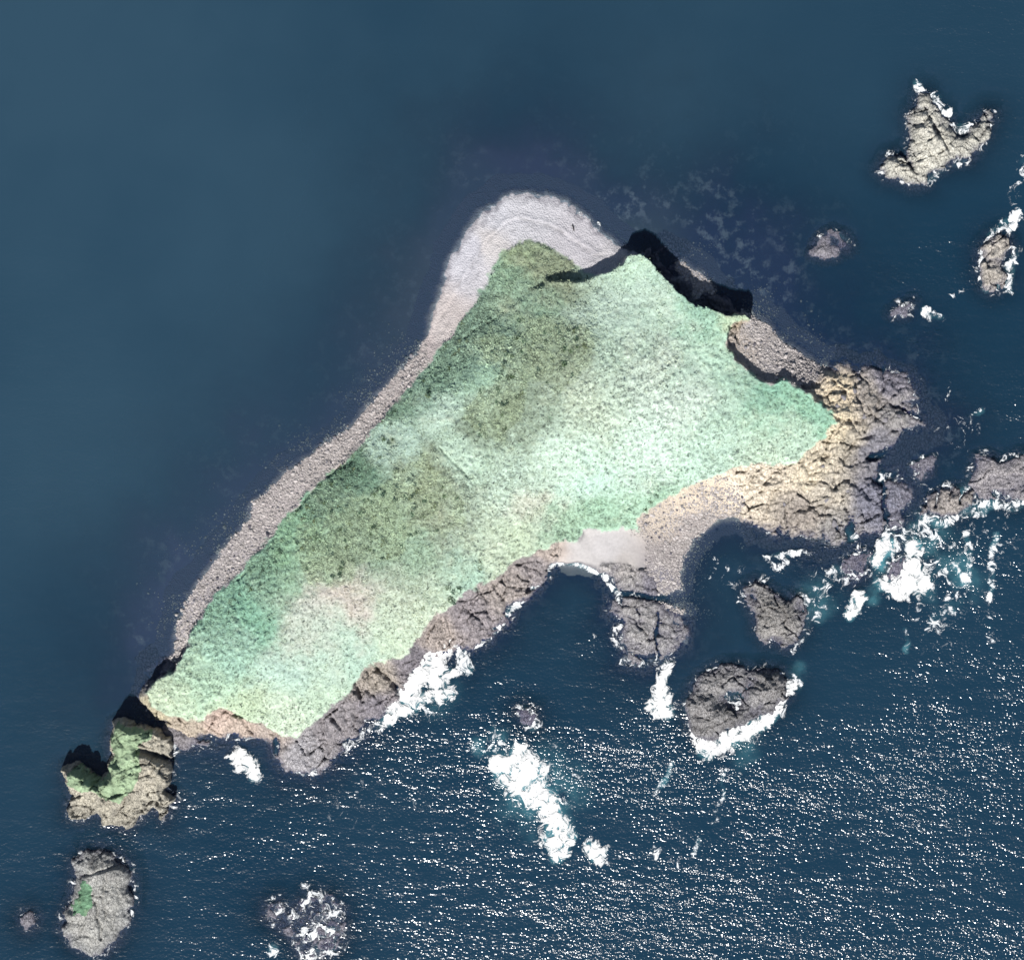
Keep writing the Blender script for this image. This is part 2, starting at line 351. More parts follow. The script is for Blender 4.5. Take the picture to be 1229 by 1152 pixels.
GRASS_C = [(800,480,212,238,214),(750,350,202,236,208),(700,370,196,230,202),(840,375,150,212,176),(800,335,164,214,184),(765,315,190,232,196),(890,385,190,212,160),(895,430,116,186,156),
    (860,430,180,226,192),(930,470,120,192,156),(970,490,134,204,164),(950,530,190,230,194),(640,400,158,184,146),(650,430,136,158,128),(610,500,122,144,112),(690,410,132,152,126),
    (590,470,154,182,150),(600,520,124,148,116),(680,450,142,164,136),(400,630,132,172,136),(450,600,138,172,134),(500,570,144,160,120),(430,660,126,156,126),(540,620,148,160,136),
    (520,600,140,160,124),(350,640,142,204,150),(370,680,140,196,150),(480,650,150,190,152),(570,385,112,152,126),(540,420,120,164,136),(515,450,118,166,136),(470,500,112,160,126),  # northwest margin greens darker: shade of the slope put into the grass colour
    (415,560,100,150,118),(370,605,116,168,134),(320,660,126,180,144),(270,715,128,194,158),(300,740,124,200,160),(285,775,160,216,184),(380,720,212,210,192),(360,745,202,216,192),
    (420,715,214,200,184),(340,800,184,226,200),(430,780,176,220,192),(500,750,206,228,190),(460,785,204,230,186),(400,840,196,230,190),(350,872,206,232,194),(600,685,204,222,184),
    (560,690,160,208,178),(630,655,196,222,178),(650,615,208,212,186),(560,560,184,222,190),(480,530,190,232,206),(540,500,196,234,204),(190,835,202,226,180),(220,850,192,224,178),
    (260,825,176,222,180),(640,305,152,176,124),(610,335,140,188,146),(665,318,150,164,124),(600,360,128,170,138),(640,340,130,176,140),(700,580,186,232,206),(760,540,204,236,212),
    (850,540,190,232,202),(920,540,198,230,194),(790,595,160,212,172),(720,620,152,206,166),(690,630,160,206,164),(620,590,188,224,196),(700,480,204,228,194),(660,540,196,230,202),
    (800,420,212,236,208),(730,400,190,226,194),(590,430,178,214,176),(560,450,168,222,182),(300,850,196,224,172)]

# ------------------------------------------------------------------ one height field for island and sea floor
G = 0.42
X, Y = np.meshgrid(np.arange(-242, 242.01, G), np.arange(-228, 228.01, G))
wx = fbm(X, Y, 9, 4, 20)*1.3; wy = fbm(X, Y, 9, 4, 30)*1.3
XW, YW = X+wx, Y+wy
PL = pts(PLATEAU, 13); GR = pts(GRASS, 11); SH = pts(SHORE)
dP = upsample(lambda a, b: sdf(a, b, PL), XW, YW, 1) if False else sdf(XW, YW, PL)
dG = sdf(XW, YW, GR)
dS = sdf(XW, YW, SH)
h_in = upsample(lambda a, b: tps(IN_H, a, b), X, Y, 8)
h_edge = np.maximum(upsample(lambda a, b: idw(EDGE_H, a, b, 4.0)[0], X, Y, 4), 0.6)
cov_px = np.array(COVER, float); ccx, ccy = XY(cov_px[:, 0], cov_px[:, 1])
def cover_at(x, y):
    best = np.full(x.shape, 1e18); c = np.zeros(x.shape)
    for k in range(len(cov_px)):
        d = (x-ccx[k])**2+(y-ccy[k])**2; nb = d < best
        best = np.where(nb, d, best); c = np.where(nb, cov_px[k, 2], c)
    return c
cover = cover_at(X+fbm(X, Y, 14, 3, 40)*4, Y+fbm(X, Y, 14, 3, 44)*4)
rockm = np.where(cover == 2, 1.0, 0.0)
def soft(m, r):
    for _ in range(r):
        m = (m+np.roll(m, 1, 0)+np.roll(m, -1, 0)+np.roll(m, 1, 1)+np.roll(m, -1, 1))/5
    return m
rocks = soft(rockm, 6)

dS = dS+rocks*fbm(X, Y, 9, 5, 270, 0.62)*2.6
land = np.maximum(dS, 0); out_d = np.maximum(-dP, 0)
t = land/(land+out_d+1e-6)
h_out = h_edge*np.power(t, lerp(1.15, 0.75, rocks))
# jointed rock: blocks at three sizes with recessed cracks
def rock_relief(x, y, seed=0, stretch=1.5, rot=0.3):
    w1, w2 = x+fbm(x, y, 7, 4, 60+seed)*1.7, y+fbm(x, y, 7, 4, 64+seed)*1.7
    f1, f2, i1, tx, ty = voro(w1, w2, 6.0, 11+seed, stretch, rot)
    g1, g2, i2, sx, sy = voro(w1, w2, 2.3, 23+seed, stretch, rot+0.2)
    e1, e2, i3, ux, uy = voro(w1, w2, 1.15, 31+seed, stretch, rot-0.1)
    r = (i1-0.5)*1.5+(tx*(i1-0.5)+ty*((i1*7) % 1-0.5))*2.4
    r += (i2-0.5)*0.8+(sx*(i2-0.5)+sy*((i2*7) % 1-0.5))*1.1+(i3-0.5)*0.42
    m1 = sst(-0.25, 0.35, fbm(x, y, 9, 2, 240+seed)); m2 = sst(-0.1, 0.45, fbm(x, y, 6, 2, 244+seed))
    r -= 1.5*m1*(1-sst(0.01, 0.085, f2-f1))+0.7*m2*(1-sst(0.01, 0.13, g2-g1))
    r += (0.55-np.abs(fbm(x, y, 5.0, 4, 70+seed)))*0.9
    return r+fbm(x, y, 1.6, 3, 76+seed)*0.32
near_land = (dS > -14) & (rocks > 0.02) & (dP < 2.5)
rel = np.zeros_like(X); rel[near_land] = rock_relief(X[near_land], Y[near_land])
below = np.minimum(dS, 0)
slope_ctrl = [(300,450,.07),(150,700,.06),(500,250,.07),(620,200,.07),(760,240,.05),(900,300,.035),(980,400,.05),(860,220,.05),(1100,420,.12),(1150,700,.20),(850,680,.16),(700,760,.22),(560,850,.30),
              (400,960,.30),(200,950,.16),(60,900,.10),(100,1050,.2),(900,800,.22),(1080,530,.08),(1110,640,.12),(1000,680,.14)]
sl = upsample(lambda a, b: idw(slope_ctrl, a, b, 2.5)[0], X, Y, 8)
sea_h = below*sl*(1+0.0*X)-0.25*(1-np.exp(below/3))+fbm(X, Y, 22, 4, 80)*np.minimum(-below*0.05, 1.0)
sea_h = np.minimum(sea_h, np.maximum(-0.9, below*0.25))
sea_h = np.maximum(sea_h, -14+fbm(X, Y, 30, 3, 88))
relief_on = rocks*(sst(-6, 1.0, dS))*sst(1.5, -0.8, dP)
h_out = np.where(dS > 0, h_out, sea_h)
h_out = h_out+rel*relief_on*np.clip(0.6+h_out/5, 0.55, 1.2)
for g0, g1, gw, gd in (((745,712),(806,720),3.5,4),((788,735),(791,785),2,2.5),((755,740),(775,765),1.5,1.5),((1058,560),(1064,642),3.5,4),((1042,548),(1098,532),4,3),((1018,612),(1024,646),4,3.5),
        ((1076,562),(1050,578),4,2.5),((1028,462),(1038,520),1.8,1.8),((1062,442),(1048,500),1.8,1.8),((1068,482),(1104,502),2.2,2.2),((958,612),(1004,600),1.8,1.6),((985,642),(992,606),1.6,1.6),((940,600),(946,640),1.4,1.3),
        ((1010,540),(1050,520),1.8,1.5),((455,800),(484,832),3.5,4),((428,812),(436,842),2.5,3),((333,880),(334,902),2.2,3.5),((590,698),(606,722),2,2),((630,676),(650,690),1.8,2),((560,728),(580,750),2,2),((395,850),(410,875),2.5,2.5),
        ((240,862),(262,880),2,2),((290,862),(300,880),1.8,2),((1035,590),(1052,600),3,2),((970,575),(1000,585),1.5,1.2)):
    x0, y0 = np.minimum(pts([g0])[0], pts([g1])[0])-8; x1, y1 = np.maximum(pts([g0])[0], pts([g1])[0])+8
    i0_, i1_ = np.searchsorted(X[0], [x0, x1]); j0_, j1_ = np.searchsorted(Y[:, 0], [y0, y1]); w_ = (slice(j0_, j1_), slice(i0_, i1_))
    q_ = np.abs(sdf(X[w_]+fbm(X[w_], Y[w_], 5, 4, 280)*1.3, Y[w_]+fbm(X[w_], Y[w_], 5, 4, 284)*1.3, np.array([pts([g0])[0], pts([g1])[0]])))
    h_out[w_] -= gd*np.exp(-(q_/(gw*M))**2)*sst(-3, 1, dS[w_])
# grass bumps and tussocks, a drain line, little scarps
bump = fbm(X, Y, 16, 3, 90)*0.5+fbm(X, Y, 3.2, 3, 94)*0.28
tus1, _, tid, _, _ = voro(X, Y, 2.3, 41, 1.0, 0.4)
tus = np.clip(0.62-tus1, 0, 1)*sst(0.35, 0.6, tid)
tz = upsample(lambda a, b: idw([(760,470,1),(720,560,.9),(800,540,.8),(700,620,.7),(590,570,1),(850,450,.6),(640,430,.3),(430,640,.35),(340,780,.35),(300,740,.9),(450,760,.3),(780,360,.15),(500,520,.3),
      (600,350,.7),(520,440,.8),(410,560,.8),(330,650,.7),(900,440,.4),(650,600,.5)], a, b, 3)[0], X, Y, 8)
h_in = h_in+bump+tus*tz*1.5
dit = -sdf(X, Y, np.array([pts([(528,538)], 16)[0], pts([(563,573)], 16)[0]]))
h_in -= 1.1*np.exp(-(np.abs(dit)/0.55)**2)
for g0, g1, gw, gd in (((588,388),(603,371),2.0,1.6),((632,353),(650,342),2.4,1.8),((562,405),(575,395),1.6,1.2),((300,682),(284,697),1.6,1.5),((378,588),(352,614),1.5,1.3),((408,558),(394,573),1.8,1.6),((424,548),(412,560),2,1.3),((695,643),(700,633),2,1.5),((755,612),(768,600),1.5,1.0)):
    h_in -= gd*np.exp(-(sdf(XW, YW, np.array([pts([g0], 8)[0], pts([g1], 8)[0]]))/(gw*M))**2)
h_in += 0.5*np.exp(-((dit*0+np.hypot(X-XY(546,549)[0], Y-XY(546,549)[1]))/8)**2)*0
cliff_w = lerp(2.2, 0.9, np.clip(np.abs(h_in-h_out)/8, 0, 1))
k = sst(-cliff_w, 0.25, dP+fbm(X, Y, 2.4, 3, 98)*0.5)
H = np.where(dS > 0, lerp(h_out, h_in, k), h_out)
H = np.where((dS <= 0) & (k > 0), np.minimum(lerp(h_out, h_in, k), h_in), H)
# the low grass tongue behind the northern spit is bumpy too
tongue = sst(-0.5, 1.5, dG)*sst(0.5, -1.0, dP)
H = H+tongue*(0.5+fbm(X, Y, 3.0, 3, 101)*0.45)
H = H+np.where((cover <= 1) & (dS > -8), fbm(X, Y, 1.6, 3, 105)*0.10*sst(0.5, -1, dG), 0)
# storm ridges on the spit
ridge = np.exp(-((dG+9.4)/1.1)**2)*0.3-np.exp(-((dG+8.2)/0.9)**2)*0.25
H = H+ridge*(cover == 0)*sst(0.5, 3, dS)

# colours on the land
cwx, cwy = X+fbm(X, Y, 20, 6, 110, 0.62)*11, Y+fbm(X, Y, 20, 6, 114, 0.62)*11
gc = idw(np.concatenate([np.array(GRASS_C, float)[:, :2], lin(np.array(GRASS_C)[:, 2:])], 1), cwx[::2, ::2], cwy[::2, ::2], 3.6, 40.0)
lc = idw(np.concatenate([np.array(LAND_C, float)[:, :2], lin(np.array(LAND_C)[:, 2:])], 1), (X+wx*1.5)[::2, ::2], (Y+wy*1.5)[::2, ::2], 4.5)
up2 = lambda q: np.repeat(np.repeat(q, 2, 0), 2, 1)[:X.shape[0], :X.shape[1]]
gl = 0.3*gc[0]+0.5*gc[1]+0.2*gc[2]; gc = [up2(lerp(q, gl, 0.35)*(1.45-0.30*gl/0.8))/KEXP for q in gc]
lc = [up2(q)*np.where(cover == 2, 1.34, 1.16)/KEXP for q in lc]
SCRUB_N = [(575,410),(600,395),(640,385),(680,385),(705,400),(715,425),(705,455),(690,470),(665,475),(640,470),(635,490),(625,515),(605,535),(585,528),(565,515),(553,500),(565,480),(590,460),(600,440),(580,430)]
SCRUB_M = [(490,540),(515,545),(530,575),(560,600),(565,630),(535,645),(500,630),(480,660),(440,680),(400,700),(360,690),(345,665),(365,635),(395,610),(430,590),(465,575),(480,560)]
swx, swy = X+fbm(X, Y, 12, 5, 290, 0.6)*5, Y+fbm(X, Y, 12, 5, 296, 0.6)*5
dsc = np.maximum(upsample(lambda a, b: sdf(a, b, pts(SCRUB_N, 17)), X, Y, 2), upsample(lambda a, b: sdf(a, b, pts(SCRUB_M, 15)), X, Y, 2))
dsc = dsc+fbm(X, Y, 10, 5, 290, 0.62)*5.0
scrubm = sst(-1.2, 2.0, dsc)*(0.65+0.35*sst(-0.5, 0.3, fbm(X, Y, 7, 4, 300)))
gc = [lerp(q*(1+0.22*scrubm), c_, 0.5*scrubm) for q, c_ in zip(gc, alb(172, 190, 156)*1.12)]
wrack = np.exp(-((dG+8.6+fbm(X, Y, 9, 4, 304)*1.3)/0.75)**2)*sst(-0.35, 0.35, fbm(X, Y, 6, 3, 308))+0.5*np.exp(-((dG+5.2+fbm(X, Y, 9, 4, 312)*1.6)/0.6)**2)*sst(0.0, 0.5, fbm(X, Y, 7, 3, 316))
lc = [q*(1-0.34*wrack*(cover == 0)) for q in lc]
isgrass = sst(-0.9, 0.5, dG+fbm(X, Y, 3.6, 4, 120, 0.6)*1.5)
# ragged turf on the upper cliff
gsel = isgrass > 0.5
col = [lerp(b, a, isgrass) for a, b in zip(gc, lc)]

# ------------------------------------------------------------------ setting meshes
cell = lambda a: a[:-1, :-1]
cmax = np.maximum.reduce([H[:-1, :-1], H[1:, :-1], H[:-1, 1:], H[1:, 1:]])
cg = cell(gsel) & (cmax > -0.5); cv = cell(cover)
hi = cmax > -1.1
hi &= cell(dS) > -9
for nm, msk, mt, lab, cat in (
        ('grassland', hi & cg, 'grass', 'pale green rough grassland over the top of the island', 'grassland'),
        ('shingle_beach', hi & ~cg & (cv == 0), 'shingle', 'pale grey shingle spit curving round the north tip of the island', 'beach'),
        ('boulder_beach', hi & ~cg & (cv == 1), 'shingle', 'grey stony beaches strewn with boulders along the island shore', 'beach'),
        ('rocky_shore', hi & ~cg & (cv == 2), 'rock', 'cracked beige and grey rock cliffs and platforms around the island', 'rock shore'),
        ('sand_beach', hi & ~cg & (cv == 3), 'sand', 'small pale sand beach in the southern cove', 'beach')):
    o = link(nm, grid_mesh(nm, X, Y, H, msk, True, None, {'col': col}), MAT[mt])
    tag(o, lab, cat, kind='structure')
S3 = 3
Xs, Ys, Hs = X[::S3, ::S3], Y[::S3, ::S3], H[::S3, ::S3]
hm = np.minimum.reduce([Hs[:-1, :-1], Hs[1:, :-1], Hs[:-1, 1:], Hs[1:, 1:]])
mott = idw([(840,240,1),(780,260,1),(900,330,.9),(960,260,.7),(860,300,1),(1000,360,.5),(620,180,.25),(560,260,.3),(420,480,.5),(340,560,.6),(250,650,.6),(180,740,.6),(100,820,.15),(300,400,.05),(100,300,0),(800,80,0),
            (1100,300,.25),(1100,470,.7),(1150,540,.8),(860,660,.4),(700,780,.25),(1000,850,0),(400,1050,0),(850,760,.3),(1040,680,.7)], Xs, Ys, 3)[0]
bedc = idw(np.concatenate([np.array([(100,300),(300,450),(200,650),(640,190),(560,240),(740,240),(880,280),(1000,380),(700,720),(860,650),(1120,560),(600,950),(1100,900),(80,900),(740,292),(545,350)], float),
     lin(np.array([(60,84,104),(88,90,122),(88,92,122),(78,80,112),(76,86,110),(66,74,104),(56,64,100),(52,60,98),(30,42,80),(38,44,78),(46,50,82),(30,50,84),(30,60,90),(58,68,98),(96,104,112),(92,96,112)]))], 1), Xs, Ys, 3)
seabed = link('seabed', grid_mesh('seabed', Xs, Ys, Hs-0.06, hm < -0.7, True, {'mottle': mott}, {'col': [q/KEXP for q in bedc]}), MAT['seabed'])
tag(seabed, 'dark kelp covered sea floor seen through shallow water', 'sea floor', kind='structure')

# ------------------------------------------------------------------ sea rocks, each a thing of its own
def lobes_h(d, hp, w, p): return hp*np.power(np.clip(d/w, 0, 1), p)
def sea_rock(name, label, poly, hp, wid, base, seed, p=0.55, rot=0.3, stretch=1.4, peaks=(), group=None, cap=None, cap_col=None, relief=1.0, gul=()):
    pg = pts(poly, hp*0.4); g = 0.34
    x0, y0 = pg.min(0)-5.0; x1, y1 = pg.max(0)+5.0
    x, y = np.meshgrid(np.arange(x0, x1, g), np.arange(y0, y1, g))
    a, b = x+fbm(x, y, 5, 4, 130+seed)*1.0, y+fbm(x, y, 5, 4, 140+seed)*1.0
    d = sdf(a, b, pg)+fbm(x, y, 5.5, 5, 260+seed, 0.6)*1.5
    h = lobes_h(np.maximum(d, 0), hp, wid, p)
    for (px, py, r, k) in peaks:                       # broad humps and hollows
        qx, qy = XY(px, py); h = h+k*np.exp(-((x-qx)**2+(y-qy)**2)/(r*M)**2)*sst(0, 3, d)
    h = h+rock_relief(x, y, seed, stretch, rot)*sst(-2.5, 1.5, d)*np.clip(0.4+hp/7, 0.4, 1.0)*relief
    for (g0, g1, gw, gd) in gul:                       # clefts
        q = np.abs(-sdf(x+fbm(x, y, 3, 2, 3)*0.6, y, np.array([pts([g0])[0], pts([g1])[0]])))
        h = h-gd*np.exp(-(q/(gw*M))**2)*sst(-1, 1, d)
    h = np.where(d < 0, np.minimum(h, 0.3)+d*0.7-0.1, h)
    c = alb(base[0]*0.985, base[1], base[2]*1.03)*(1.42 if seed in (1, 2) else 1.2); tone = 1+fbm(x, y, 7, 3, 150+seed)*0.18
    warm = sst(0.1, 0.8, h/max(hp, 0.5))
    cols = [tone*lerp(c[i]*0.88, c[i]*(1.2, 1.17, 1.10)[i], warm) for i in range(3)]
    m = np.maximum.reduce([h[:-1, :-1], h[1:, 1:], h[1:, :-1], h[:-1, 1:]]) > -3.0
    cx, cy = (x0+x1)/2, (y0+y1)/2
    root = bpy.data.objects.new(name, None) if cap else None
    if cap:
        COL.objects.link(root); root.location = (cx, cy, 0); root.empty_display_size = 2
        dc = sdf(a, b, pts(cap, hp*0.8))+fbm(x, y, 1.8, 3, 160)*0.6
        inc = (dc > 0)[:-1, :-1]
        h = h+sst(0, 0.8, dc)*(0.25+fbm(x, y, 2.2, 3, 166)*0.35)
        gcol = [alb(*cap_col)[i]*(1+fbm(x, y, 3.0, 4, 170)*0.28)+0*x for i in range(3)]
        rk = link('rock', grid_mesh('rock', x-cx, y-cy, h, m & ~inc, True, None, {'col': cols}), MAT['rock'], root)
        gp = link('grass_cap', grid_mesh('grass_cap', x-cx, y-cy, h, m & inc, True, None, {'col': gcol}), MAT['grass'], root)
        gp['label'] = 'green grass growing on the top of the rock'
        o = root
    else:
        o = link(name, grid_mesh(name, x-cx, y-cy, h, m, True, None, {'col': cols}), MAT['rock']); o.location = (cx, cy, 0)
    tag(o, label, 'sea rock', group)
    ROCKS.append((pg, hp)); return o
ROCKS = []
RK = 'rocks standing in the sea around the island'
sea_rock('sea_rock', 'large jagged pale rock with two prongs and a separate low western lobe', [(1057,205),(1062,192),(1075,184),(1086,192),(1094,187),(1094,160),(1093,140),(1100,128),(1104,112),(1114,112),(1120,126),
    (1132,134),(1142,146),(1148,160),(1160,160),(1166,150),(1178,142),(1186,134),(1194,136),(1189,150),(1184,164),(1172,180),(1165,192),(1150,194),(1135,199),(1124,203),(1115,206),(1112,221),(1096,222),(1080,215),(1065,212)],
    5.5, 9, (190,186,174), 1, peaks=((1105,165,16,2.5),(1075,200,12,1.5),(1130,150,10,-2)), group=RK, gul=(((1086,188),(1098,208),3,3.0),((1118,150),(1140,185),2.5,2.0),((1108,130),(1125,160),3,2.0)))
sea_rock('sea_rock', 'long narrow foam ringed rock lying east of the small awash rock', [(1178,330),(1176,306),(1184,292),(1196,283),(1210,285),(1214,296),(1206,306),(1203,316),(1209,330),(1204,343),(1191,348),(1181,342)],
    3.5, 6, (176,168,158), 2, group=RK, gul=(((1178,312),(1206,312),2.5,1.5),))
sea_rock('sea_rock', 'small low awash rock with one pale rim, alone off the kelp beds', [(972,305),(974,296),(982,283),(998,278),(1010,281),(1020,292),(1016,300),(1006,300),(1003,307),(990,309)],
    0.7, 4, (150,146,150), 3, group=RK, relief=0.45, peaks=((985,304,9,1.3),(1000,290,8,-0.8)))
sea_rock('sea_rock', 'tiny awash rock with pale streaks between the small rock and the eastern ledges', [(1072,378),(1080,368),(1094,363),(1091,377)], 0.5, 3, (140,138,150), 4, group=RK, relief=0.3)
sea_rock('sea_rock', 'dark round topped rock in the bay east of the rocky promontory', [(897,722),(894,706),(906,698),(920,704),(932,714),(948,722),(952,714),(964,716),(968,735),(964,755),(956,769),(944,778),(932,771),(920,769),(910,755),(906,735)],
    3.6, 8, (154,150,146), 5, group=RK, peaks=((925,750,14,1.5),(905,712,12,-2.2),(958,725,12,-2)))
sea_rock('sea_rock', 'broad dark rock with a wet central hollow and surf along its southern side', [(823,845),(832,825),(840,812),(860,801),(885,798),(900,806),(915,801),(935,804),(947,818),(945,838),(930,853),(905,863),(880,878),(857,888),(839,886),(828,868)],
    4.2, 9, (150,147,146), 6, group=RK, peaks=((880,838,14,-6.0),(900,822,8,-3.0),(862,842,8,-3.0),(925,820,16,1.5),(850,850,14,1.5),(905,860,18,-1.2)))
sea_rock('sea_stack', 'grass topped sea stack with a square notch, off the southwest end of the island', [(77,938),(77,922),(90,915),(106,924),(120,934),(128,924),(131,905),(130,885),(134,869),(147,861),(162,868),(180,871),(190,878),(200,886),
    (212,890),(205,905),(204,925),(196,945),(208,962),(195,984),(180,972),(168,982),(150,996),(126,991),(115,978),(95,985),(82,981),(80,965),(86,955)],
    13.5, 4.0, (194,186,168), 7, p=0.5, group=RK, cap=[(80,932),(91,919),(106,928),(120,938),(130,926),(135,905),(134,885),(140,868),(165,874),(184,880),(180,888),(166,892),(164,905),(170,922),(160,948),(142,962),(124,958),(112,948),(98,954),(82,944)],
    cap_col=(170,192,156), peaks=((150,880,22,2.5),(95,928,18,1.0),(185,960,26,-7.5),(195,900,20,-6.5),(95,972,20,-8),(150,985,22,-6)), gul=(((170,897),(205,912),4,6),((110,965),(125,985),3,3)))
sea_rock('sea_rock', 'low rubbly dark rock bridging the gap between the grass topped stack and the island', [(192,880),(200,868),(214,872),(236,884),(250,892),(232,898),(214,900),(204,896)], 1.6, 4, (150,144,146), 17, group=RK, relief=0.8)
sea_rock('sea_rock', 'tall rounded grey rock with a green patch, south of the grass topped stack', [(88,1035),(100,1023),(120,1019),(140,1026),(151,1036),(157,1055),(157,1085),(150,1108),(140,1130),(125,1146),(105,1146),(85,1134),(73,1117),(76,1096),(85,1076),(89,1055)],
    7.0, 10, (176,174,168), 8, p=0.6, rot=1.4, stretch=2.4, relief=0.55, group=RK, cap=[(98,1056),(109,1060),(108,1075),(112,1088),(102,1098),(86,1097),(83,1088),(92,1075)], cap_col=(128,168,134), gul=(((118,1080),(124,1125),1.8,2.0),((100,1050),(150,1035),1.8,1.6)))
sea_rock('sea_rock', 'tiny round rock west of the tall rock with the green patch', [(25,1105),(28,1098),(37,1096),(43,1102),(41,1111),(32,1115)], 1.6, 2.5, (150,146,150), 9, group=RK, relief=0.4)
sea_rock('sea_rock', 'ragged reef breaking the surface under lacy foam at the southern edge', [(318,1100),(321,1086),(334,1081),(345,1095),(358,1085),(372,1073),(395,1076),(409,1090),(414,1115),(405,1138),(385,1148),(362,1150),(352,1128),(332,1111)],
    -0.25, 7, (150,146,150), 10, group=RK, relief=1.0)
sea_rock('sea_rock', 'upright slabs of grey rock split by dark clefts at the end of the eastern ledges', [(1108,616),(1110,599),(1124,590),(1145,585),(1165,585),(1171,593),(1168,609),(1150,619),(1130,622)],
    3.0, 5, (164,156,150), 11, rot=1.5, stretch=2.2, group=RK, gul=(((1125,588),(1122,608),1.8,3),((1155,584),(1152,604),1.5,3),((1140,585),(1138,600),1.2,2),((1112,600),(1115,618),2,2)))
sea_rock('sea_rock', 'flat foam washed ledge beyond the upright slabs, cut off by open sea', [(1166,580),(1168,562),(1173,548),(1190,547),(1202,556),(1240,542),(1240,598),(1215,604),(1195,598),(1178,596)], 0.9, 5, (166,160,160), 12, rot=0.1, stretch=2.4, group=RK, relief=1.2)
sea_rock('sea_rock', 'nearly drowned ledge between the eastern platform and the upright slabs', [(1092,562),(1098,550),(1120,551),(1118,570),(1102,576)], 0.2, 4, (140,136,144), 13, group=RK, relief=0.9)
sea_rock('sea_rock', 'low purple rock awash beside the turquoise surf channel', [(1010,690),(1015,672),(1034,658),(1045,665),(1040,690),(1025,700)], 0.1, 4, (140,134,148), 14, group=RK, relief=0.9)
sea_rock('sea_rock', 'low purple rock under the brightest burst of surf', [(1065,692),(1072,672),(1085,667),(1096,688),(1085,704)], 0.1, 4, (140,134,148), 15, group=RK, relief=0.9)
sea_rock('sea_rock', 'small drowned rock in the foam north of the big white surf patch', [(622,852),(630,849),(641,856),(640,868),(628,864)], 0.3, 3, (130,124,142), 16, group=RK, relief=0.4)

# ------------------------------------------------------------------ the sea
GW = 0.84
XA, YA = X[::2, ::2], Y[::2, ::2]; HA = H[::2, ::2].copy()
dland = dS[::2, ::2]
drock = np.full(XA.shape, -1e9); hrock = np.zeros(XA.shape)
for pg, hp in ROCKS:
    x0, y0 = pg.min(0)-22; x1, y1 = pg.max(0)+22
    i0, i1 = np.searchsorted(XA[0], [x0, x1]); j0, j1 = np.searchsorted(YA[:, 0], [y0, y1])
    w = (slice(j0, j1), slice(i0, i1)); d = sdf(XA[w], YA[w], pg)
    drock[w] = np.maximum(drock[w], d)
drock_c = np.maximum(drock, -22)
depth = np.maximum(-HA, 0.0)
depth = np.minimum(depth, 0.4+np.maximum(-drock_c, 0)*0.45*1.0+np.where(drock_c <= -21.9, 99, 0))
FO = np.zeros(XA.shape)
def stroke(path, I=1.0):
    """path of (px, py, radius px); the strongest stroke wins"""
    global FO
    a = np.array(path, float); q = np.stack(XY(a[:, 0], a[:, 1]), 1); r = a[:, 2]*M
    R = r.max()*2.0; x0, y0 = q.min(0)-R; x1, y1 = q.max(0)+R
    i0, i1 = np.searchsorted(XA[0], [x0, x1]); j0, j1 = np.searchsorted(YA[:, 0], [y0, y1])
    if i1 <= i0 or j1 <= j0: return
    w = (slice(j0, j1), slice(i0, i1)); x = XA[w]+fbm(XA[w], YA[w], 6, 3, 180)*1.4; y = YA[w]+fbm(XA[w], YA[w], 6, 3, 184)*1.4
    best = np.full(x.shape, 9.0)
    if len(q) == 1: q = np.vstack([q, q+0.01]); r = np.append(r, r)
    for k in range(len(q)-1):
        e = q[k+1]-q[k]; L = max((e*e).sum(), 1e-9)
        t = np.clip(((x-q[k, 0])*e[0]+(y-q[k, 1])*e[1])/L, 0, 1)
        d = np.hypot(x-q[k, 0]-e[0]*t, y-q[k, 1]-e[1]*t)/(r[k]+(r[k+1]-r[k])*t)
        best = np.minimum(best, d)
    FO[w] = np.maximum(FO[w], I*sst(1.7, 0.35, best))
BIG_FOAM = [
    ('white surf breaking over the shoal in open water, largest of the foam patches', [[(598,915,12),(615,925,20),(632,938,26),(648,955,16)],[(622,905,14),(645,930,14)],[(662,985,13),(668,1005,18),(672,1022,12)],[(685,1008,7)],[(655,960,12),(665,985,8)]]),
    ('small round patch of white surf just beside the largest foam patch', [[(712,1020,11),(716,1024,11)]]),
    ('white surf piled against the dark southern cliff', [[(538,777,9),(515,795,16),(498,815,15),(487,838,12),(465,862,9)],[(520,812,16),(545,806,7)],[(540,832,8),(510,838,10),(487,850,12)]]),
    ('tongue of white surf off the southern headland', [[(283,908,9),(298,916,11),(306,930,7)]]),
    ('white surf in the channel between promontory and broad dark rock', [[(800,800,7),(798,815,9),(793,845,15),(800,858,9)]]),
    ('white surf along the southern side of the broad dark rock', [[(836,880,8),(848,900,12),(870,888,13),(895,878,14),(925,860,8),(948,826,8)]]),
    ('burst of white surf by the turquoise channel at the eastern ledges', [[(1095,655,10),(1094,680,13),(1098,698,20)],[(1065,700,12),(1080,706,14)],[(1062,655,9),(1050,675,7)],[(1020,735,8),(1032,715,8)]]),
]
for lab, st in BIG_FOAM:
    for s in st: stroke(s, 1.0)
big = FO.copy()
